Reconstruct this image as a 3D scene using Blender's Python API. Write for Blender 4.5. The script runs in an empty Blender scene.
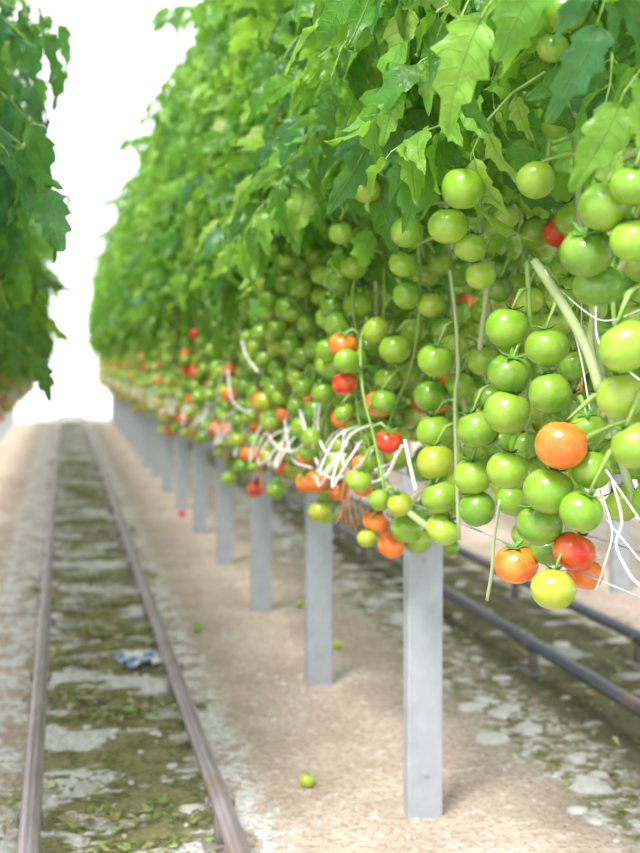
import bpy, math, random
import numpy as np
from mathutils import Vector
R = np.random.RandomState(7)
random.seed(7)
scene = bpy.context.scene
scene.view_settings.view_transform = 'Standard'
scene.view_settings.look = 'None'

F = 1100.0; TH = math.atan(257/F); C = math.cos(TH); S = math.sin(TH); H = 1.25
def at(px, py, X):
    """survey point: world position of a feature standing on the vertical plane x = X"""
    D = F*X/(C*(px-63.0)); return np.array([X, (D-X*S)/C, H-(py-360.0)*D/F])

# ------------------------------------------------------------------ nodes
class NT:
    def __init__(s, name):
        s.m = bpy.data.materials.new(name); s.m.use_nodes = True
        s.t = s.m.node_tree; s.n = s.t.nodes; s.n.clear()
        s.out = s.n.new('ShaderNodeOutputMaterial')
    def N(s, typ, **kw):
        nd = s.n.new(typ)
        for k, v in kw.items():
            if k.startswith('_'): setattr(nd, k[1:], v)
            else:
                key = int(k[1:]) if k[0] == 'i' and k[1:].isdigit() else k.replace('__', ' ')
                if isinstance(v, bpy.types.NodeSocket): s.t.links.new(v, nd.inputs[key])
                else: nd.inputs[key].default_value = v
        return nd
    def math(s, op, a, b=0.0, c=0.0):
        return s.N('ShaderNodeMath', _operation=op, i0=a, i1=b, i2=c).outputs[0]
    def mix(s, fac, a, b, blend='MIX'):
        nd = s.n.new('ShaderNodeMix'); nd.data_type = 'RGBA'; nd.blend_type = blend
        for k, v in ((0, fac), (6, a), (7, b)):
            if isinstance(v, bpy.types.NodeSocket): s.t.links.new(v, nd.inputs[k])
            else: nd.inputs[k].default_value = v if k == 0 else (*v[:3], 1)
        return nd.outputs[2]
    def noise(s, vec, scale, detail=3, rough=.55):
        return s.N('ShaderNodeTexNoise', Vector=vec, Scale=scale, Detail=detail, Roughness=rough).outputs[0]
    def ramp(s, x, a, b, lo=0.0, hi=1.0):
        nd = s.n.new('ShaderNodeMapRange'); nd.interpolation_type = 'SMOOTHSTEP'
        s.t.links.new(x, nd.inputs[0])
        for k, v in ((1, a), (2, b), (3, lo), (4, hi)): nd.inputs[k].default_value = v
        return nd.outputs[0]
    def bump(s, h, strength=.3, dist=.01):
        return s.N('ShaderNodeBump', Height=h, Strength=strength, Distance=dist).outputs[0]
    def fin(s, sock):
        s.t.links.new(sock, s.out.inputs[0]); return s.m

def simple(name, col, rough=.6, metal=0.0, nscale=20, var=.15, bump=.15, spec=.5):
    t = NT(name); tc = t.N('ShaderNodeTexCoord').outputs['Object']
    n = t.noise(tc, nscale)
    c = t.mix(n, [x*(1-var) for x in col], [min(1, x*(1+var)) for x in col])
    p = t.N('ShaderNodeBsdfPrincipled', Base__Color=c, Roughness=rough, Metallic=metal, Normal=t.bump(n, bump, .003))
    return t.fin(p.outputs[0])

def leaf_mat():
    t = NT('tomato_leaf')
    col = t.N('ShaderNodeAttribute', _attribute_name='Col').outputs['Color']
    uv = t.N('ShaderNodeAttribute', _attribute_name='luv').outputs['Vector']
    x = t.N('ShaderNodeSeparateXYZ', Vector=uv)
    au = t.math('ABSOLUTE', x.outputs[0])
    mid = t.ramp(au, .02, .07, 1, 0)
    w = t.math('SINE', t.math('MULTIPLY', t.math('SUBTRACT', x.outputs[1], t.math('MULTIPLY', au, .15)), 44.0))
    vein = t.math('MULTIPLY', t.ramp(w, .86, 1.0), .5)
    v = t.math('MAXIMUM', mid, vein)
    tc = t.N('ShaderNodeTexCoord').outputs['Object']
    n = t.noise(tc, 45)
    c0 = t.mix(t.ramp(n, .3, .7), t.mix(.75, (0, 0, 0), col), col)
    c = t.mix(t.math('MULTIPLY', v, .25), c0, (.42, .62, .20))
    bmp = t.bump(t.math('ADD', t.math('MULTIPLY', v, -1.0), n), .7, .005)
    p = t.N('ShaderNodeBsdfPrincipled', Base__Color=c, Roughness=.36, Normal=bmp)
    p.inputs['Specular IOR Level'].default_value = .5
    tr = t.N('ShaderNodeBsdfTranslucent', Color=t.mix(.5, c, (.48, .86, .08)))
    ms = t.N('ShaderNodeMixShader', i0=.45, i1=p.outputs[0], i2=tr.outputs[0])
    return t.fin(ms.outputs[0])

def fruit_mat():
    t = NT('tomato_skin')
    col = t.N('ShaderNodeAttribute', _attribute_name='Col').outputs['Color']
    tc = t.N('ShaderNodeTexCoord').outputs['Object']
    n = t.noise(tc, 22, 3)
    n2 = t.noise(tc, 260, 2)
    c = t.mix(t.ramp(n, .35, .7), col, t.mix(.22, col, (.55, .62, .10)))
    c = t.mix(t.math('MULTIPLY', t.ramp(n2, .55, .75), .10), c, (.6, .66, .35))
    p = t.N('ShaderNodeBsdfPrincipled', Base__Color=c, Roughness=.28)
    p.inputs['Specular IOR Level'].default_value = .55
    p.inputs['Coat Weight'].default_value = .3
    p.inputs['Coat Roughness'].default_value = .12
    p.inputs['Subsurface Weight'].default_value = .1
    p.inputs['Subsurface Radius'].default_value = (.6, .7, .15)
    p.inputs['Subsurface Scale'].default_value = .02
    return t.fin(p.outputs[0])

M_leaf = leaf_mat(); M_fruit = fruit_mat()
M_stem = simple('green_stem', (.28, .44, .10), .5, nscale=40)
M_calyx = simple('calyx_green', (.10, .27, .04), .6)
M_vine = simple('old_vine_bark', (.38, .46, .22), .6, nscale=30)
M_dead = simple('dried_stalk', (.50, .26, .14), .8)
M_white = simple('white_plastic', (.85, .87, .87), .4, var=.04)
M_twine = simple('white_twine', (.80, .80, .74), .8, var=.05)

# ------------------------------------------------------------------ mesh accumulator
class MB:
    def __init__(s): s.V=[]; s.Q=[]; s.T=[]; s.qm=[]; s.tm=[]; s.Cc=[]; s.U=[]; s.n=0
    def add(s, V, Q=None, T=None, mi=0, col=(1,1,1), uv=None):
        V = np.asarray(V, np.float32).reshape(-1, 3); k = len(V); s.V.append(V)
        if Q is not None and len(Q): s.Q.append((np.asarray(Q)+s.n).astype(np.int32)); s.qm.append(np.full(len(Q), mi, np.int32))
        if T is not None and len(T): s.T.append((np.asarray(T)+s.n).astype(np.int32)); s.tm.append(np.full(len(T), mi, np.int32))
        cc = np.ones((k, 4), np.float32); cc[:, :3] = col; s.Cc.append(cc)
        s.U.append(np.asarray(uv, np.float32) if uv is not None else np.zeros((k, 3), np.float32)); s.n += k
    def mesh(s, name, mats, smooth=True):
        me = bpy.data.meshes.new(name)
        V = np.concatenate(s.V); me.vertices.add(len(V)); me.vertices.foreach_set('co', V.astype(np.float32).ravel())
        Q = np.concatenate(s.Q) if s.Q else np.zeros((0, 4), int)
        T = np.concatenate(s.T) if s.T else np.zeros((0, 3), int)
        loops = np.concatenate([Q.ravel(), T.ravel()]).astype(np.int32)
        me.loops.add(len(loops)); me.loops.foreach_set('vertex_index', loops)
        tot = np.concatenate([np.full(len(Q), 4), np.full(len(T), 3)]).astype(np.int32)
        st = np.concatenate([[0], np.cumsum(tot)[:-1]]).astype(np.int32)
        me.polygons.add(len(tot)); me.polygons.foreach_set('loop_start', st)
        me.polygons.foreach_set('loop_total', tot)
        mi = np.concatenate((s.qm or [np.zeros(0)])+(s.tm or [np.zeros(0)])).astype(np.int32)
        me.polygons.foreach_set('material_index', mi)
        me.polygons.foreach_set('use_smooth', np.full(len(tot), smooth))
        me.update(calc_edges=True)
        a = me.attributes.new('Col', 'FLOAT_COLOR', 'POINT'); a.data.foreach_set('color', np.concatenate(s.Cc).astype(np.float32).ravel())
        b = me.attributes.new('luv', 'FLOAT_VECTOR', 'POINT'); b.data.foreach_set('vector', np.concatenate(s.U).astype(np.float32).ravel())
        for m in mats: me.materials.append(m)
        return me

def link(name, me, parent=None, loc=(0,0,0), rot=(0,0,0), scale=(1,1,1)):
    o = bpy.data.objects.new(name, me); scene.collection.objects.link(o)
    o.location = loc; o.rotation_euler = rot; o.scale = scale
    if parent: o.parent = parent
    return o
def empty(name, loc=(0,0,0)):
    o = bpy.data.objects.new(name, None); scene.collection.objects.link(o); o.location = loc; o.empty_display_size = .2
    return o
def norm(v): v = np.asarray(v, float); return v/(np.linalg.norm(v)+1e-9)

def tube(mb, pts, r, sides=6, mi=0, col=(1,1,1)):
    P = np.asarray(pts, float); n = len(P)
    r = np.full(n, r) if np.isscalar(r) else np.asarray(r)
    tg = np.gradient(P, axis=0); V = []
    ref = np.array([0, 0, 1.0]) if abs(norm(tg[0])[2]) < .9 else np.array([1.0, 0, 0])
    a0 = norm(np.cross(tg[0], ref))
    for i in range(n):
        t = norm(tg[i]); a0 = norm(a0 - t*np.dot(a0, t)); b = np.cross(t, a0)
        for k in range(sides):
            an = 2*math.pi*k/sides; V.append(P[i]+r[i]*(math.cos(an)*a0+math.sin(an)*b))
    Q = [[i*sides+k, i*sides+(k+1) % sides, (i+1)*sides+(k+1) % sides, (i+1)*sides+k] for i in range(n-1) for k in range(sides)]
    V.append(P[0]); V.append(P[-1]); b = (n-1)*sides
    T = [[n*sides, (k+1) % sides, k] for k in range(sides)]+[[n*sides+1, b+k, b+(k+1) % sides] for k in range(sides)]
    mb.add(V, Q, T, mi, col)
def smooth_path(ctrl, n=12):
    P = np.asarray(ctrl, float); m = len(P); t = np.linspace(0, m-1, n); out = []
    for x in t:
        i = min(int(x), m-2); f = x-i
        p0, p1, p2, p3 = P[max(i-1,0)], P[i], P[i+1], P[min(i+2, m-1)]
        out.append(.5*((2*p1)+(-p0+p2)*f+(2*p0-5*p1+4*p2-p3)*f*f+(-p0+3*p1-3*p2+p3)*f**3))
    return np.array(out)
def box(mb, c, s, mi=0, bev=0.0, col=(1,1,1)):
    c = np.array(c); s = np.array(s)/2.0; V = []; 
    b = min(bev, s.min()*.9)
    for z, ins in ((-s[2], b), (-s[2]+b, 0), (s[2]-b, 0), (s[2], b)):
        x, y = s[0]-ins, s[1]-ins
        for q in ((-x+b,-y),(x-b,-y),(x,-y+b),(x,y-b),(x-b,y),(-x+b,y),(-x,y-b),(-x,-y+b)): V.append(c+np.array([q[0], q[1], z]))
    Q = [[i*8+k, i*8+(k+1)%8, (i+1)*8+(k+1)%8, (i+1)*8+k] for i in range(3) for k in range(8)]
    V.append(c-[0,0,s[2]]); V.append(c+[0,0,s[2]])
    T = [[32, (k+1)%8, k] for k in range(8)]+[[33, 24+k, 24+(k+1)%8] for k in range(8)]
    mb.add(V, Q, T, mi, col)

# ------------------------------------------------------------------ leaves
def leaflet(L, W, rng, n=13):
    V = []; U = []
    ph = rng.rand()*6; bend = .3*rng.randn(); curl = .35+.35*rng.rand()
    for k in range(n):
        t = k/(n-1)
        env = (math.sin(math.pi*min(1, t**.62)))**.85 if 0 < t < 1 else 0.0
        tooth = (.80, .97, 1.14)[k % 3]
        w = W*.5*env*tooth*(1+.06*rng.randn())
        for j, u in enumerate((-1, -.5, 0, .5, 1)):
            fw = L*.05*((k % 3) == 2)*(abs(u) == 1)
            x = L*t + fw
            y = u*w + bend*L*t*t*.5
            z = -curl*L*t*t + abs(u)*w*.55 - (abs(u)==1)*w*.36 + .05*L*math.sin(t*12+ph+u*2)*abs(u)
            V.append((x, y, z)); U.append((u*(env+.01), t, 0))
    Q = [[k*5+j, k*5+j+1, (k+1)*5+j+1, (k+1)*5+j] for k in range(n-1) for j in range(4)]
    return np.array(V), np.array(Q), np.array(U)
def compound(rng):
    V = []; Q = []; U = []; cnt = 0; stem = MB()
    Rl = .29*(.85+.3*rng.rand()); droop = .9+.9*rng.rand(); bend = .3*rng.randn()
    P = [np.zeros(3)]
    for s in np.linspace(0, 1, 9)[1:]:
        a = .35-droop*s
        P.append(P[-1]+Rl/8*np.array([math.cos(a)*math.cos(bend*s), math.cos(a)*math.sin(bend*s), math.sin(a)]))
    P = np.array(P); tg = np.gradient(P, axis=0)
    spec = [(1.8, .08, 1), (2.0, .075, -1), (3.0, .04, 1), (3.8, .105, 1), (4.0, .11, -1), (4.9, .045, -1), (5.7, .12, 1), (5.9, .115, -1), (7.0, .06, 1), (8, .135, 0)]
    for s, L, side in spec:
        i = int(s); f = s-i
        p = P[i]*(1-f)+P[min(i+1, 8)]*f; t = norm(tg[min(i, 8)])
        L *= .8+.35*rng.rand()
        sd = norm(np.cross([0, 0, 1], t))
        if side == 0: d = t + np.array([0, 0, -.4])
        else: d = sd*side*(.9+.2*rng.rand()) + t*.6 + np.array([0, 0, -.45-.8*rng.rand()])
        d = norm(d); up = norm(np.array([.4*rng.randn(), .4*rng.randn(), 1.0])+t*.35); yv = norm(np.cross(up, d)); zv = np.cross(d, yv)
        lv, lq, lu = leaflet(L, L*(.44+.12*rng.rand()), rng, 13 if L > .05 else 7)
        pet = d*L*.14
        V.append(lv@np.array([d, yv, zv])+p+pet); Q.append(lq+cnt); U.append(lu); cnt += len(lv)
        if L > .05: tube(stem, np.array([p, p+pet*1.1]), .0013, 3)
    tube(stem, P[::2], np.linspace(.0038, .0016, 5), 4)
    sv = np.concatenate(stem.V); sq = np.concatenate(stem.Q)
    return (np.concatenate(V), np.concatenate(Q), np.concatenate(U), sv, sq)
LV = [compound(np.random.RandomState(100+i)) for i in range(12)]

def rotm(yaw, pitch, roll):
    cy, sy, cp, sp, cr, sr = math.cos(yaw), math.sin(yaw), math.cos(pitch), math.sin(pitch), math.cos(roll), math.sin(roll)
    Rz = np.array([[cy,-sy,0],[sy,cy,0],[0,0,1]]); Ry = np.array([[cp,0,-sp],[0,1,0],[sp,0,cp]]); Rx = np.array([[1,0,0],[0,cr,-sr],[0,sr,cr]])
    return Rz@Ry@Rx
GREENS = np.array([(.09,.29,.035), (.155,.41,.045), (.25,.52,.06), (.05,.20,.07), (.38,.62,.10)])
def put_leaf(mb, p, yaw, pitch, roll, sc, rng, col=None):
    v, q, u, sv, sq = LV[rng.randint(len(LV))]
    M = rotm(yaw, pitch, roll).T*sc
    if col is None:
        col = GREENS[rng.choice(5, p=[.23,.28,.23,.10,.16])]*(.8+.35*rng.rand())
    mb.add(v@M+p, q, None, 0, col, u)
    mb.add(sv@M+p, sq, None, 1)

ML = 1.27
def foliage_module(seed, n=340, zlo=1.72, zhi=3.25, y0=0, y1=ML, pl=.6, sx=1.0):
    rng = np.random.RandomState(seed); mb = MB()
    for i in range(n):
        side = -1 if rng.rand() < pl else 1
        z = zlo+(zhi-zlo)*rng.rand()
        if rng.rand() < .12: z = zlo-.12+.3*rng.rand()
        tp = (z-zlo)/(zhi-zlo)
        x = side*(.02+.21*rng.rand())*sx*(1-.6*max(0, tp)); y = y0+(y1-y0)*rng.rand()
        yaw = (math.pi if side < 0 else 0)+rng.randn()*.8
        put_leaf(mb, np.array([x, y, z]), yaw, rng.randn()*.35-.1-.3*max(0, tp), rng.randn()*.4, .8+.35*rng.rand(), rng)
    return mb.mesh('foliage_mesh', [M_leaf, M_stem])

# ------------------------------------------------------------------ tomatoes
def tomato_template(nu=20, nv=12):
    V = []; 
    for i in range(1, nv):
        ph = math.pi*i/nv
        for k in range(nu):
            th = 2*math.pi*k/nu
            r = math.sin(ph)*(1+.03*math.cos(5*th)*(.3+.7*math.cos(ph)**2))
            z = .90*math.cos(ph)
            z -= .16*math.exp(-(ph/.38)**2)
            z += .03*math.exp(-((math.pi-ph)/.3)**2)
            V.append((r*math.cos(th), r*math.sin(th), z))
    V.append((0, 0, .74)); V.append((0, 0, -.87))
    a = len(V)-2; b = a+1
    Q = [[(i)*nu+k, (i+1)*nu+k, (i+1)*nu+(k+1)%nu, i*nu+(k+1)%nu] for i in range(nv-2) for k in range(nu)]
    T = [[a, k, (k+1)%nu] for k in range(nu)]+[[b, (nv-2)*nu+(k+1)%nu, (nv-2)*nu+k] for k in range(nu)]
    return np.array(V), np.array(Q), np.array(T)
T_LO = tomato_template(16, 10); T_HI = tomato_template(32, 20)
def calyx_template():
    mb = MB()
    for s in range(5):
        a = 2*math.pi*s/5; d = np.array([math.cos(a), math.sin(a), 0]); p = np.array([-math.sin(a), math.cos(a), 0])
        V = []
        for k, (rr, w, z) in enumerate(((.04,.07,.80),(.25,.12,.84),(.48,.09,.90),(.72,.015,1.02))):
            V += [d*rr-p*w+[0,0,z], d*rr+[0,0,z+.02], d*rr+p*w+[0,0,z]]
        Q = [[k*3+j, k*3+j+1, (k+1)*3+j+1, (k+1)*3+j] for k in range(3) for j in range(2)]
        mb.add(V, Q)
    return np.concatenate(mb.V), np.concatenate(mb.Q)
CV, CQ = calyx_template()
def fruit_col(kind, rng):
    g = np.array([(.18,.38,.02), (.24,.44,.03), (.33,.50,.045), (.12,.29,.018)])
    if kind == 'g': return g[rng.choice(4, p=[.36,.28,.16,.20])]*(.85+.25*rng.rand())
    if kind == 'y': return np.array([.37,.46,.03])
    if kind == 'o': return np.array([.80,.16,.02])*(.9+.2*rng.rand())
    if kind == 'r': return np.array([.70,.03,.01])
def add_tomato(mb, p, r, col, rng, tilt=.35, hi=False):
    TV, TQ, TT = T_HI if hi else T_LO
    M = rotm(rng.rand()*6.28, rng.randn()*tilt, rng.randn()*tilt)
    sh = np.array([1, .96+.06*rng.rand(), .93+.14*rng.rand()])*r
    mb.add((TV*sh)@M.T+p, TQ, TT, 0, col)
    mb.add((CV*sh)@M.T+p, CQ, None, 1)
    return p+M@np.array([0, 0, .76*r])
def pedicel(mb, a, b, r=.0028):
    a = np.array(a); b = np.array(b)
    m = (a+b)/2+np.array([0, 0, .018])
    tube(mb, smooth_path([a, m, b], 5), [r*1.1, r, r*1.9, r, r*1.2], 4, 2)

def truss(mb, top, side, rng, placed, ripe=0.0, length=.4, nf=11):
    top = np.array(top); sp = [top, top+[side*.06, .01*rng.randn(), .0]]
    dirn = rng.randn()*.05
    sp.append(top+[side*.09, dirn, -length*.35]); sp.append(top+[side*.07, dirn*1.5, -length*.7]); sp.append(top+[side*.06, dirn*2, -length])
    P = smooth_path(sp, 14); tube(mb, P, np.linspace(.005, .003, 14), 5, 2)
    base_r = .030+.011*rng.rand()
    for k in range(nf):
        s = 3+10*(k/(nf-1)); base = P[int(min(13, s))]
        r = base_r+.007*rng.rand()-.005*(k/nf)
        for tr in range(14):
            an = rng.rand()*6.28
            q = base+np.array([math.cos(an)*(r+.008+.02*tr/14*rng.rand()*2), math.sin(an)*(r+.01+.03*tr/14), -.03+.03*rng.randn()])
            if all(np.linalg.norm(q-o[0]) > (r+o[1])*.93 for o in placed): break
        else: continue
        placed.append((q, r))
        u = rng.rand(); low = k/nf
        kind = 'g'
        if u < ripe*low*1.6: kind = 'o' if rng.rand() < .75 else 'r'
        elif u < ripe*low*2.2: kind = 'y'
        tp = add_tomato(mb, q, r, fruit_col(kind, rng), rng)
        pedicel(mb, tp, base)

FM = [M_fruit, M_calyx, M_stem, M_vine, M_white, M_dead, M_twine]
def add_vines(mb, rng, y0=0, y1=ML, zl=.86):
    y = y0+.1
    while y < y1:
        x = rng.randn()*.05
        pth = smooth_path([(x-.08, y-.5, zl+.02*rng.randn()), (x-.1, y-.15, zl+.06), (x-.04, y+.15, zl+.3), (x, y+.3, 1.5), (x, y+.33, 2.3), (x, y+.33, 3.1)], 24)
        tube(mb, pth, np.linspace(.0095, .005, 24), 7, 3)
        tube(mb, [(x+.015, y+.33, 1.2), (x+.01, y+.335, 2), (x, y+.34, 3.3)], .0016, 4, 6)
        y += .42
def hoops(mb, rng, n, y0, y1, x=-.20):
    for i in range(n):
        y = y0+(y1-y0)*rng.rand(); z = .90+.10*rng.rand(); w = .04+.05*rng.rand(); d = .04+.06*rng.rand(); xx = x+.05*rng.randn()
        p = [(xx+.05, y-w, z+.04), (xx, y-w*.9, z-d*.4), (xx-.02, y-.1*w, z-d), (xx, y+w*.9, z-d*.45), (xx+.04, y+w*.7, z+.05), (xx+.1, y+w*.2, z+.08)]
        tube(mb, smooth_path(p, 16), .0036, 5, 4)
    for i in range(n):
        y = y0+(y1-y0)*rng.rand(); xx = x+.05*rng.randn()
        tube(mb, smooth_path([(xx+.1, y, 1.25), (xx+.04, y+.02, 1.12), (xx+.02, y+.05*rng.randn(), .98)], 8), .0014, 4, 6)

def fruit_module(seed, sides=(-1, 1), nt=9, ripe=.26):
    rng = np.random.RandomState(seed); mb = MB(); placed = []
    for side in sides:
        for k in range(nt):
            y = ML*(k+.5*rng.rand()+.25)/nt
            for lvl in range(2):
                z = (1.27, 1.58)[lvl]+.07*rng.randn()
                truss(mb, (side*(.04+.07*rng.rand()), y+.05*rng.randn(), z), side, rng, placed, ripe=(ripe if lvl == 0 else .02), length=.34+.10*rng.rand(), nf=rng.randint(7, 11))
    add_vines(mb, rng); hoops(mb, rng, 7, 0, ML)
    for k in range(2):
        y = ML*rng.rand(); x = -.18+.05*rng.randn()
        for j in range(5):
            tube(mb, smooth_path([(x, y+.01*j, .95), (x+.01*rng.randn(), y+.01*j+.02*rng.randn(), .86), (x+.02*rng.randn(), y+.012*j+.03*rng.randn(), .76+.04*rng.rand())], 6), .0018, 4, 5)
    return mb.mesh('fruit_mesh', FM)

fol = [foliage_module(11+i) for i in range(3)]
fru = [fruit_module(31+i) for i in range(3)]

# ------------------------------------------------------------------ rows
PX = .95; Y1 = 2.86
row = empty('tomato_plant_row', (PX, 0, 0))
for k in range(-1, 17):
    y = Y1+ML*k
    link(f'foliage_{k+3}', fol[k % 3], row, (.03 if k < 0 else 0, y, .10 if k < 0 else .02))
    if y >= 2.8: link(f'fruit_trusses_{k+3}', fru[(k*2+1) % 3], row, (0, y, 0))
link('foliage_1', foliage_module(77, 100, y0=1.15, y1=1.62, pl=.35, sx=.7), row, (.08, 0, .12))

# --- nearest stretch of the main row, truss by truss
rng = np.random.RandomState(5)
mb = MB(); placed = []
hero = [
 (508,328,22,'g',.84),(547,347,22,'g',.84),(510,374,22,'g',.83),(550,393,21,'g',.84),(491,398,17,'g',.88),(507,412,23,'g',.82),(477,429,20,'g',.84),
 (484,361,16,'g',.93),(561,445,25,'o',.79),(500,442,19,'g',.90),(549,491,25,'g',.79),(508,470,21,'g',.84),(540,524,23,'g',.80),(549,550,18,'g',.86),
 (581,511,21,'g',.82),(473,476,19,'g',.85),(477,509,18,'g',.86),(441,497,19,'g',.84),(435,432,18,'g',.87),(436,462,19,'y',.84),(443,529,17,'g',.85),
 (407,528,16,'g',.86),(377,521,14,'o',.85),(391,545,14,'o',.85),(516,564,22,'o',.81),(574,551,21,'r',.85),(553,589,22,'y',.80),(585,573,18,'o',.88),
 (592,470,20,'g',.85),(588,428,18,'g',.88),(512,500,16,'g',.92),(420,512,13,'g',.93),(418,540,14,'g',.93),
 (627,346,28,'g',.78),(621,397,24,'g',.80),(636,445,24,'g',.80),(605,207,26,'g',.76),(587,252,26,'g',.76),(598,285,24,'g',.80),(633,185,23,'g',.77),(636,240,25,'g',.79),
 (463,188,22,'g',.74),(448,226,20,'g',.75),(470,247,17,'g',.80),(536,180,19,'g',.78),(367,190,14,'g',.68),(481,275,15,'g',.86),(407,232,16,'g',.76),(403,264,14,'g',.80),
 (407,296,14,'g',.84),(395,349,16,'g',.84),(388,378,14,'g',.86),(379,404,15,'o',.80),(431,305,14,'g',.90),(436,360,18,'g',.85),(431,396,17,'g',.87),(362,320,14,'g',.84),
 (372,345,12,'g',.90),(413,330,13,'g',.92),(410,372,14,'g',.92),(445,330,14,'g',.93),(460,385,15,'g',.93),(455,345,14,'g',.95),(425,275,13,'g',.93),(440,265,12,'g',.95),
 (376,435,14,'g',.86),(398,435,12,'g',.92),(372,455,13,'g',.86),(396,458,13,'g',.90),(358,430,13,'g',.86),(357,372,13,'g',.86),(366,392,12,'g',.9),
 (525,445,16,'g',.93),(530,410,14,'g',.96),(570,480,16,'g',.93),(530,470,15,'g',.95),(525,535,14,'g',.90),(490,330,13,'g',.96),(575,365,15,'g',.95),(530,300,14,'g',.97),
 (560,300,14,'g',.98),(500,290,13,'g',.98),(556,125,15,'g',.9),(566,12,20,'g',.74),(553,48,16,'g',.76),(507,215,13,'g',.95),(341,233,12,'g',.70),(348,262,11,'g',.78),
]
spines = [[(527,262),(530,330),(528,400),(527,460)], [(575,400),(568,450),(565,520),(560,560)], [(455,400),(458,450),(460,505)], [(606,160),(612,230),(615,330),(632,430)],
          [(452,160),(455,200),(452,250)], [(416,210),(420,300),(410,370),(388,430),(384,525)], [(375,160),(384,300),(366,440)], [(530,130),(545,170),(556,60)]]
SP = []
for s in spines:
    P = smooth_path([at(a, b, .89) for a, b in s], 20); SP.append(P); tube(mb, P, np.linspace(.0055, .0035, 20), 7, 2)
allsp = np.concatenate(SP)
for (px, py, rp, kd, X) in hero:
    p = at(px, py, X); D = p[1]*C+p[0]*S; r = rp*D/F*1.03
    placed.append((p, r))
    tp = add_tomato(mb, p, r, fruit_col(kd, rng), rng, .25, True)
    q = tp+[.03, 0, .05]
    d = np.linalg.norm(allsp-q, axis=1); b = allsp[d.argmin()]
    if d.min() < .14: pedicel(mb, tp, b)
    else: pedicel(mb, tp, tp+np.array([.04, .0, .06]))
for y in np.arange(.9, 2.9, .17):
    for z in (1.3, 1.62):
        truss(mb, (1.02+.03*rng.randn(), y+.04*rng.randn(), z), 1, rng, placed, ripe=.05, length=.34, nf=9)
def path(pts, r, mi, n=16, X=.9, sides=8):
    tube(mb, smooth_path([at(a, b, (c[0] if c else X)) for a, b, *c in pts], n), r, sides, mi)
path([(535,262),(560,300),(585,345),(600,390)], .009, 3, X=.86)
path([(600,380),(590,340),(600,300),(640,240)], .006, 3, X=.9)
path([(492,262),(486,300),(480,350)], .007, 3, X=.9)
path([(450,270),(456,320),(458,370),(455,410),(459,540)], .0045, 3, X=.86)
path([(500,500),(494,540),(492,570),(487,600)], .0035, 3, X=.82)
path([(640,150),(618,160),(600,178)], .006, 3, X=.84)
path([(405,440),(410,465),(416,490)], .0045, 4, X=.84)
path([(612,480),(622,520),(616,545),(630,575),(640,585)], .0018, 4, X=.84)
path([(600,490),(612,530),(606,560),(596,590)], .0014, 4, X=.86)
path([(590,500),(640,560)], .0014, 4, X=.88, n=4)
path([(606,470),(640,520)], .0014, 4, X=.84, n=4)
path([(596,300),(600,345),(640,380)], .0016, 4, X=.86)
path([(560,290),(600,320),(640,310)], .0014, 4, X=.88)
path([(545,270),(575,335),(590,410)], .0013, 6, X=.86)
path([(315,435),(316,460),(330,478),(352,472),(372,450)], .005, 4, X=.78)
path([(345,430),(343,462),(358,482),(384,478),(398,452)], .0045, 4, X=.79)
path([(262,400),(270,438),(290,452),(306,440),(300,410)], .0055, 4, X=.74)
path([(285,420),(292,458),(312,468)], .0045, 4, X=.75)
path([(320,400),(318,430),(326,452),(345,455)], .004, 4, X=.76)
path([(228,370),(232,400),(250,412),(262,395)], .005, 4, X=.72)
path([(240,330),(246,355),(258,372)], .005, 4, X=.72)
path([(375,470),(392,462),(402,446)], .004, 4, X=.82)
for j in range(7):
    a = 338+4*j; path([(a, 460), (a+3*rng.randn(), 490), (a+5*rng.randn(), 520+8*rng.rand())], .0018, 5, X=.86, n=6, sides=4)
for y in (1.0, 1.45, 1.85, 2.3, 2.6):
    x = .97+.03*rng.randn()
    pth = smooth_path([(x, y-.3, .9), (x-.02, y-.1, .98), (x, y+.1, 1.3), (x, y+.2, 1.8), (x, y+.2, 3.1)], 20)
    tube(mb, pth, np.linspace(.0095, .005, 20), 7, 3); tube(mb, [(x+.02, y+.2, 1.2), (x+.01, y+.2, 2.2), (x, y+.2, 3.3)], .0016, 4, 6)
link('fruit_trusses_near', mb.mesh('fruit_near_mesh', FM), row, (-PX, 0, 0))

# hand placed leaves of the near stretch (base point, reach direction)
ml = MB()
near = [ (470,-40,.74,3.6,-.5,.95),(520,-45,.72,3.3,-.7,.9),(400,0,.72,3.4,-.4,.95),(520,60,.84,3.5,-1.0,.7),(575,40,.80,3.3,-1.0,.7),
         (340,110,.74,3.2,-.6,.8),(345,30,.70,3.4,-.2,.9),(385,170,.86,3.6,-1.1,.6),(300,160,.72,3.3,-.5,.8),(515,30,.78,3.3,-1.1,.85),(430,60,.76,3.3,-1.0,.8),(500,100,.82,3.2,-1.3,.7),(600,90,.82,3.2,-1.2,.6)]
for (px, py, X, yaw, pitch, sc) in near:
    put_leaf(ml, at(px, py, X+.08), yaw, pitch, .2*rng.randn(), sc, rng, col=GREENS[rng.choice([0, 1, 3])]*1.0)
link('foliage_near', ml.mesh('foliage_near_mesh', [M_leaf, M_stem]), row, (-PX, 0, 0))

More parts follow.
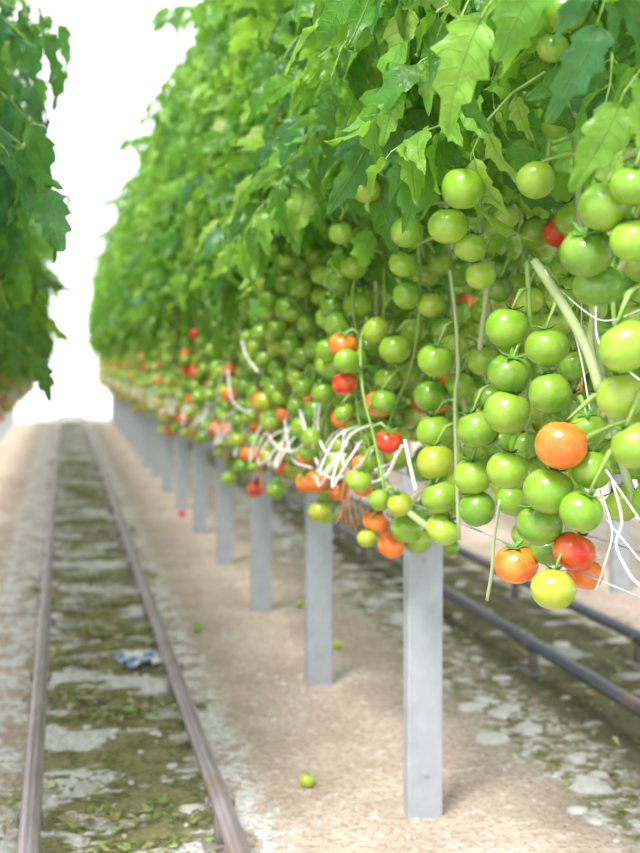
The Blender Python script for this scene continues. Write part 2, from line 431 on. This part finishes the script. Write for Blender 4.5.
# left row
LX = -.68
rowl = empty('tomato_plant_row', (LX, 0, 0))
for k in range(0, 17):
    y = 2.1+ML*k
    link(f'foliage_{k+1}', fol[(k+2) % 3], rowl, (0, y+ML, -.18), (0, 0, math.pi))
    link(f'fruit_trusses_{k+1}', fru[(k+2) % 3], rowl, (-.10, y+ML, -.06), (0, 0, math.pi))
ml = MB()
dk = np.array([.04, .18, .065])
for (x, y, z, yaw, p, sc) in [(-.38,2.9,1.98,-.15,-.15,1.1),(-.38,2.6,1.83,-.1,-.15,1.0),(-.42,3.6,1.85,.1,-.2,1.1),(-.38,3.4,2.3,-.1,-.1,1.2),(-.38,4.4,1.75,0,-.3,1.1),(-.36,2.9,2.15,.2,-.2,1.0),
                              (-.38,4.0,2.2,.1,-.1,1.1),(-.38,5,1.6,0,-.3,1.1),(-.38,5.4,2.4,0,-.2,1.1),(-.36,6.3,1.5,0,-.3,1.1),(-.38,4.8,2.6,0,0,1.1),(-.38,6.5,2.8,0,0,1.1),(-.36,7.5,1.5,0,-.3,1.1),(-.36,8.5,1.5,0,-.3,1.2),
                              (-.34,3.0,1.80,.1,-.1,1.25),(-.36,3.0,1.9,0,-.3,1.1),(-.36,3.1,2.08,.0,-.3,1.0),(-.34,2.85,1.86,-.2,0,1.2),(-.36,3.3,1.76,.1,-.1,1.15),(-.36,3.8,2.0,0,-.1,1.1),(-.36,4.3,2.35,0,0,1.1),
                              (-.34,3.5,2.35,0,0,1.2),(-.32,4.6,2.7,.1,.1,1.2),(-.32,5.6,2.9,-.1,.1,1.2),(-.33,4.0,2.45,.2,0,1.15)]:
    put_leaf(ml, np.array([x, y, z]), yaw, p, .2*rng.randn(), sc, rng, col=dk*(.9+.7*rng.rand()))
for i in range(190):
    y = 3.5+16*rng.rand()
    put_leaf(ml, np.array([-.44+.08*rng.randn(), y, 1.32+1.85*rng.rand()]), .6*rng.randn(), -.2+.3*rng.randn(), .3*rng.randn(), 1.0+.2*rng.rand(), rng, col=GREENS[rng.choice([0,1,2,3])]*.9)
link('foliage_aisle_side', ml.mesh('foliage_left_mesh', [M_leaf, M_stem]), rowl, (-LX, 0, 0))

# row beyond the second aisle
rowr = empty('tomato_plant_row', (2.95, 0, 0))
for k in range(0, 17):
    y = Y1-ML+ML*k
    link(f'foliage_{k+1}', fol[(k+1) % 3], rowr, (0, y, 0)); link(f'fruit_trusses_{k+1}', fru[(k+3) % 3], rowr, (0, y, 0))

# ------------------------------------------------------------------ posts
M_post = simple('galvanised_steel', (.38, .41, .46), .5, .15, nscale=14, var=.25, bump=.08)
def post_mesh():
    mb = MB(); w, d, h, t = .100, .045, .80, .004
    prof = [(-.5*w+.02, d), (-.5*w, d), (-.5*w, .004), (-.5*w+.004, 0), (.5*w-.004, 0), (.5*w, .004), (.5*w, d), (.5*w-.02, d)]
    inn = [(-.5*w+.02, d-t), (-.5*w+t, d-t), (-.5*w+t, t+.001), (-.5*w+t+.001, t), (.5*w-t-.001, t), (.5*w-t, t+.001), (.5*w-t, d-t), (.5*w-.02, d-t)]
    n = len(prof); ring = prof+inn[::-1]; m = len(ring)
    V = [(x, y, z) for z in (-.03, h) for x, y in ring]
    Q = [[k, (k+1)%m, m+(k+1)%m, m+k] for k in range(m)]
    for zb in (0, m):
        for k in range(n-1): Q.append([zb+k, zb+k+1, zb+m-2-k, zb+m-1-k])
    mb.add(V, Q)
    box(mb, (0, .018, h+.006), (.16, .06, .012), bev=.003)
    for s in (-1, 1):
        tube(mb, smooth_path([(s*.07, .018, h), (s*.105, .018, h+.02), (s*.115, .018, h+.06), (s*.10, .018, h+.085)], 8), .005, 6)
    for z in (.12, .7): tube(mb, [(0, -.004, z), (0, 0, z), (0, .004, z)], .007, 6)
    return mb.mesh('post_mesh', [M_post], smooth=False)
pm = post_mesh()
for X in (.965, -.95, 2.93):
    for k in range(-1, 16):
        y = Y1+ML*k - (.14 if k == -1 else 0)
        if X < 0 and k < 1: continue
        link('support_post', pm, None, (X, y, 0))
wm = MB()
for X in (.965, -.95, 2.93):
    for s in (-.1, .1): 
        tube(wm, [(X+s, y, .885) for y in np.arange(1.2 if X > 0 else 4.0, 23, 1.27)], .002, 6)
link('truss_support_wires', wm.mesh('wire_mesh', [M_post]))

# ------------------------------------------------------------------ pipe rails
def rail_mat(name, col):
    t = NT(name); tc = t.N('ShaderNodeTexCoord').outputs['Object']
    mp = t.N('ShaderNodeMapping', Vector=tc); mp.inputs['Scale'].default_value = (1, .15, 1)
    n = t.noise(mp.outputs[0], 30, 4)
    n2 = t.noise(tc, 5, 3)
    c = t.mix(t.ramp(n, .35, .7), col, [x*1.35 for x in col]); c = t.mix(t.ramp(n2, .5, .75), c, (.28, .19, .15))
    p = t.N('ShaderNodeBsdfPrincipled', Base__Color=c, Roughness=.38, Metallic=.3, Normal=t.bump(n, .15, .002))
    return t.fin(p.outputs[0])
M_rail = rail_mat('worn_pipe', (.27, .23, .25)); M_rail2 = rail_mat('grey_pipe', (.11, .12, .16))
M_foot = simple('rusty_bracket', (.22, .20, .19), .6, .1)
def rails(xs, mat, y0, y1):
    mb = MB()
    for x in xs: tube(mb, [(x, y, .115) for y in np.arange(y0, y1, .8)], .0255, 16)
    a, b = xs; c = (a+b)/2
    tube(mb, smooth_path([(a, y1-.4, .115), (a, y1-.1, .115), (c, y1+.06, .115), (b, y1-.1, .115), (b, y1-.4, .115)], 16), .0255, 12)
    for y in np.arange(y0+.35, y1-.3, ML):
        for x in xs:
            box(mb, (x, y, .0), (.09, .09, .02), 1, .003)
            box(mb, (x, y, .045), (.03, .045, .08), 1, .004)
            tube(mb, smooth_path([(x-.034, y, .125), (x-.03, y, .095), (x, y, .083), (x+.03, y, .095), (x+.034, y, .125)], 10), .006, 6, 1)
    return mb.mesh('rail_mesh', [mat, M_foot])
link('pipe_rail_track', rails((-.078, .395), M_rail, 1.2, 23), None)
link('pipe_rail_track', rails((1.83, 2.30), M_rail2, 1.2, 23), None)

# ------------------------------------------------------------------ ground
def ground_mat():
    t = NT('greenhouse_soil'); tc = t.N('ShaderNodeTexCoord').outputs['Object']
    xyz = t.N('ShaderNodeSeparateXYZ', Vector=tc)
    nb = t.noise(tc, 3.0, 4); n1 = t.noise(tc, 9, 5, .65); n2 = t.noise(tc, 50, 5, .75); n3 = t.noise(tc, 20, 5, .7)
    X = t.math('ADD', xyz.outputs[0], t.math('MULTIPLY', t.math('SUBTRACT', n1, .5), .3))
    tan = t.mix(t.ramp(nb, .3, .7), (.50, .395, .325), (.66, .56, .48))
    tan = t.mix(t.math('MULTIPLY', t.ramp(n2, .46, .62), .75), tan, (.33, .25, .20))
    tan = t.mix(t.math('MULTIPLY', t.ramp(n3, .54, .64), .6), tan, (.78, .73, .68))
    grey = t.mix(t.ramp(n2, .40, .60), (.88, .88, .88), (.58, .57, .56))
    def band(a, b, s=.05):
        return t.math('MULTIPLY', t.ramp(X, a-s, a+s), t.ramp(X, b-s, b+s, 1, 0))
    mp = t.N('ShaderNodeMapping', Vector=tc); mp.inputs['Scale'].default_value = (1.1, 2.2, 1)
    ms = t.noise(mp.outputs[0], 2.0, 5, .6)
    moss = t.mix(t.ramp(n1, .4, .6), (.13, .15, .04), (.29, .27, .13))
    moss = t.mix(t.math('MULTIPLY', t.ramp(n2, .45, .6), .65), moss, (.42, .38, .24))
    track = t.mix(t.ramp(ms, .475, .50), grey, moss)
    edge = t.mix(t.ramp(n1, .46, .54), tan, grey)
    c = t.mix(band(-.34, .58), tan, edge)
    c = t.mix(band(-.10, .42, .04), c, track)
    c = t.mix(band(1.42, 2.60), c, t.mix(t.ramp(n3, .47, .53), edge, moss))
    rt = t.mix(t.ramp(ms, .40, .44), t.mix(.5, grey, (.3, .28, .24)), t.mix(.5, moss, (.06, .06, .045)))
    c = t.mix(band(1.70, 2.46), c, rt)
    headland = t.ramp(xyz.outputs[1], 23.0, 23.4)
    c = t.mix(headland, c, (.85, .84, .82))
    h = t.math('ADD', t.math('MULTIPLY', n2, .6), n1)
    p = t.N('ShaderNodeBsdfPrincipled', Base__Color=c, Roughness=.95, Normal=t.bump(h, .8, .03))
    p.inputs['Specular IOR Level'].default_value = .15
    return t.fin(p.outputs[0])
gm = MB(); nx, ny = 90, 160
xs = np.linspace(-4, 6, nx); ys = np.concatenate([np.linspace(-2, 8, 110), np.linspace(8.3, 34, 50)])
XX, YY = np.meshgrid(xs, ys); ZZ = .002*np.sin(XX*5+YY*3)+.002*np.sin(XX*11-YY*7)+.001*R.randn(*XX.shape)-.003
V = np.stack([XX, YY, ZZ], -1).reshape(-1, 3)
Q = [[j*nx+i, j*nx+i+1, (j+1)*nx+i+1, (j+1)*nx+i] for j in range(ny-1) for i in range(nx-1)]
gm.add(V, Q); link('floor', gm.mesh('floor_mesh', [ground_mat()]))

# loose pale stones, irregular and nearly flush with the ground
M_stone = simple('pale_stone', (.62, .61, .59), .9, nscale=35, var=.3, bump=.6)
sm = MB(); rs = np.random.RandomState(3)
def stone(x, y, r):
    n = rs.randint(7, 11); an = (rs.rand(n)*.5+np.arange(n))*2*math.pi/n; rr = r*(.7+.5*rs.rand(n)); h = min(.007, .18*r); sx = .8+.5*rs.rand()
    V = []
    for z, k in ((-.01, 1.0), (h*.5, .95), (h, .75)):
        for a, q in zip(an, rr): V.append((x+q*k*math.cos(a)*sx, y+q*k*math.sin(a), z))
    V.append((x, y, h+.001))
    Q = [[i*n+k, i*n+(k+1)%n, (i+1)*n+(k+1)%n, (i+1)*n+k] for i in range(2) for k in range(n)]
    T = [[2*n+k, 2*n+(k+1)%n, 3*n] for k in range(n)]
    sm.add(V, Q, T)
for i in range(120): stone(1.56+.09*rs.randn(), 1.9+11*rs.rand(), .02+.04*rs.rand())
for i in range(60): stone(1.75+.7*rs.rand(), 2.2+10*rs.rand(), .015+.03*rs.rand())
for i in range(110): stone(.16+.15*rs.randn(), 2.2+9*rs.rand(), .008+.025*rs.rand())
for i in range(500): stone(-.6+2.1*rs.rand(), 2.2+6*rs.rand(), .003+.006*rs.rand())
link('loose_stones', sm.mesh('stone_mesh', [M_stone], smooth=True))

# leaf litter
M_litter = NT('dry_litter'); 
_c = M_litter.N('ShaderNodeAttribute', _attribute_name='Col').outputs['Color']
M_litter = M_litter.fin(M_litter.N('ShaderNodeBsdfPrincipled', Base__Color=_c, Roughness=.85).outputs[0])
lm = MB(); tpl = [leaflet(.07, .03, np.random.RandomState(60+i), 7) for i in range(5)]
cols = np.array([(.28,.30,.10), (.20,.26,.07), (.40,.36,.18), (.28,.21,.11), (.24,.36,.10), (.50,.46,.28)])
def litter(x, y, s=1):
    v, q, u = tpl[rs.randint(5)]
    M = rotm(rs.rand()*6.28, rs.randn()*.25, rs.randn()*.5+(math.pi if rs.rand() < .5 else 0)).T*(.25+.45*rs.rand())*s
    lm.add(v@M*[1,1,.5]+[x, y, .008+.012*rs.rand()], q, None, 0, cols[rs.randint(6)]*(.7+.6*rs.rand()), u)
def twig(x, y):
    a = rs.rand()*3.14; l = .03+.06*rs.rand()
    tube(lm, smooth_path([(x, y, .004), (x+l*.5*math.cos(a), y+l*.5*math.sin(a), .012), (x+l*math.cos(a+.3), y+l*math.sin(a+.3), .004)], 5), .0018, 4, 0, cols[rs.randint(6)])
for cl in range(80):
    cy = 2.0+12*rs.rand()**1.2; cx = .16+.12*rs.randn()
    for i in range(40): litter(np.clip(cx+.10*rs.randn(), -.15, .50), cy+.045*rs.randn())
    for i in range(12): twig(np.clip(cx+.10*rs.randn(), -.15, .50), cy+.045*rs.randn())
for i in range(900): litter(1.60+.9*rs.rand(), 2.2+10*rs.rand())
for i in range(160): litter(-.6+2.2*rs.rand(), 2.2+9*rs.rand(), .5)
link('leaf_litter', lm.mesh('litter_mesh', [M_litter]))

# fallen tomatoes
def ground_at(px, py):
    D = F*H/(py-360.0); X = (px-63)*D*C/F; return np.array([X, (D-X*S)/C, 0])
for px, py, r in ((307,786,.022), (337,648,.022), (197,631,.022), (300,606,.022), (182,516,.03)):
    p = ground_at(px, py); m_ = MB(); add_tomato(m_, np.array([0, 0, r*.85-.003]), r, fruit_col('y' if px > 200 else 'g', rs)*1.1 if px != 182 else fruit_col('r', rs), rs, .5)
    link('fallen_tomato', m_.mesh('fallen_tomato_mesh', FM[:2]), None, (p[0], p[1], 0))
# crumpled plastic scrap
cm = MB(); n = 10; V = []
for i in range(n):
    for j in range(n):
        V.append((.17*(i/(n-1)-.5)*(1+.1*rs.randn()), .17*(j/(n-1)-.5)*(1+.1*rs.randn()), .026+.008*rs.randn()))
cm.add(V, [[i*n+j, i*n+j+1, (i+1)*n+j+1, (i+1)*n+j] for i in range(n-1) for j in range(n-1)])
t = NT('blue_white_film'); tc = t.N('ShaderNodeTexCoord').outputs['Object']
M_film = t.fin(t.N('ShaderNodeBsdfPrincipled', Base__Color=t.mix(t.ramp(t.noise(tc, 14), .45, .55), (.14, .26, .58), (.84, .85, .9)), Roughness=.3).outputs[0])
p = ground_at(142, 664); link('plastic_scrap', cm.mesh('scrap_mesh', [M_film]), None, (p[0], p[1], 0), (0, 0, .4))

# ------------------------------------------------------------------ end wall of the greenhouse
M_wall = simple('white_glazing', (.93, .94, .93), .5, var=.01, bump=0)
M_frame = simple('white_frame', (.80, .82, .82), .5, var=.02)
wb = MB(); box(wb, (1, 33, 1.9), (10, .06, 3.8), 0, .01)
for x in np.arange(-4, 6.1, 1.25): box(wb, (x, 32.94, 1.9), (.05, .06, 3.8), 1, .008)
for z in (.5, 2.2, 3.75): box(wb, (1, 32.93, z), (10, .05, .06), 1, .008)
link('wall_back', wb.mesh('wall_back_mesh', [M_wall, M_frame], smooth=False))

# ------------------------------------------------------------------ light
w = bpy.data.worlds.new('overcast_glasshouse_sky'); scene.world = w; w.use_nodes = True
bg = w.node_tree.nodes['Background']; bg.inputs[0].default_value = (.97, .99, 1, 1); bg.inputs[1].default_value = 2.0
sl = bpy.data.lights.new('sun', 'SUN'); sl.energy = 5.6; sl.angle = math.radians(18); sl.color = (1, .97, .90)
so = bpy.data.objects.new('sun', sl); scene.collection.objects.link(so); so.location = (-3, -2, 8)
so.rotation_euler = Vector((.5, .5, -1.0)).to_track_quat('-Z', 'Y').to_euler()

# ------------------------------------------------------------------ camera
cd = bpy.data.cameras.new('camera'); co = bpy.data.objects.new('camera', cd); scene.collection.objects.link(co)
co.location = (0, 0, H); co.rotation_euler = (math.pi/2, 0, -TH)
cd.sensor_fit = 'HORIZONTAL'; cd.sensor_width = 24; cd.lens = 24*F/640; cd.shift_y = -66.5/640
cd.clip_start = .05
cd.dof.use_dof = True; cd.dof.focus_distance = 2.05; cd.dof.aperture_fstop = 2.3
scene.camera = co
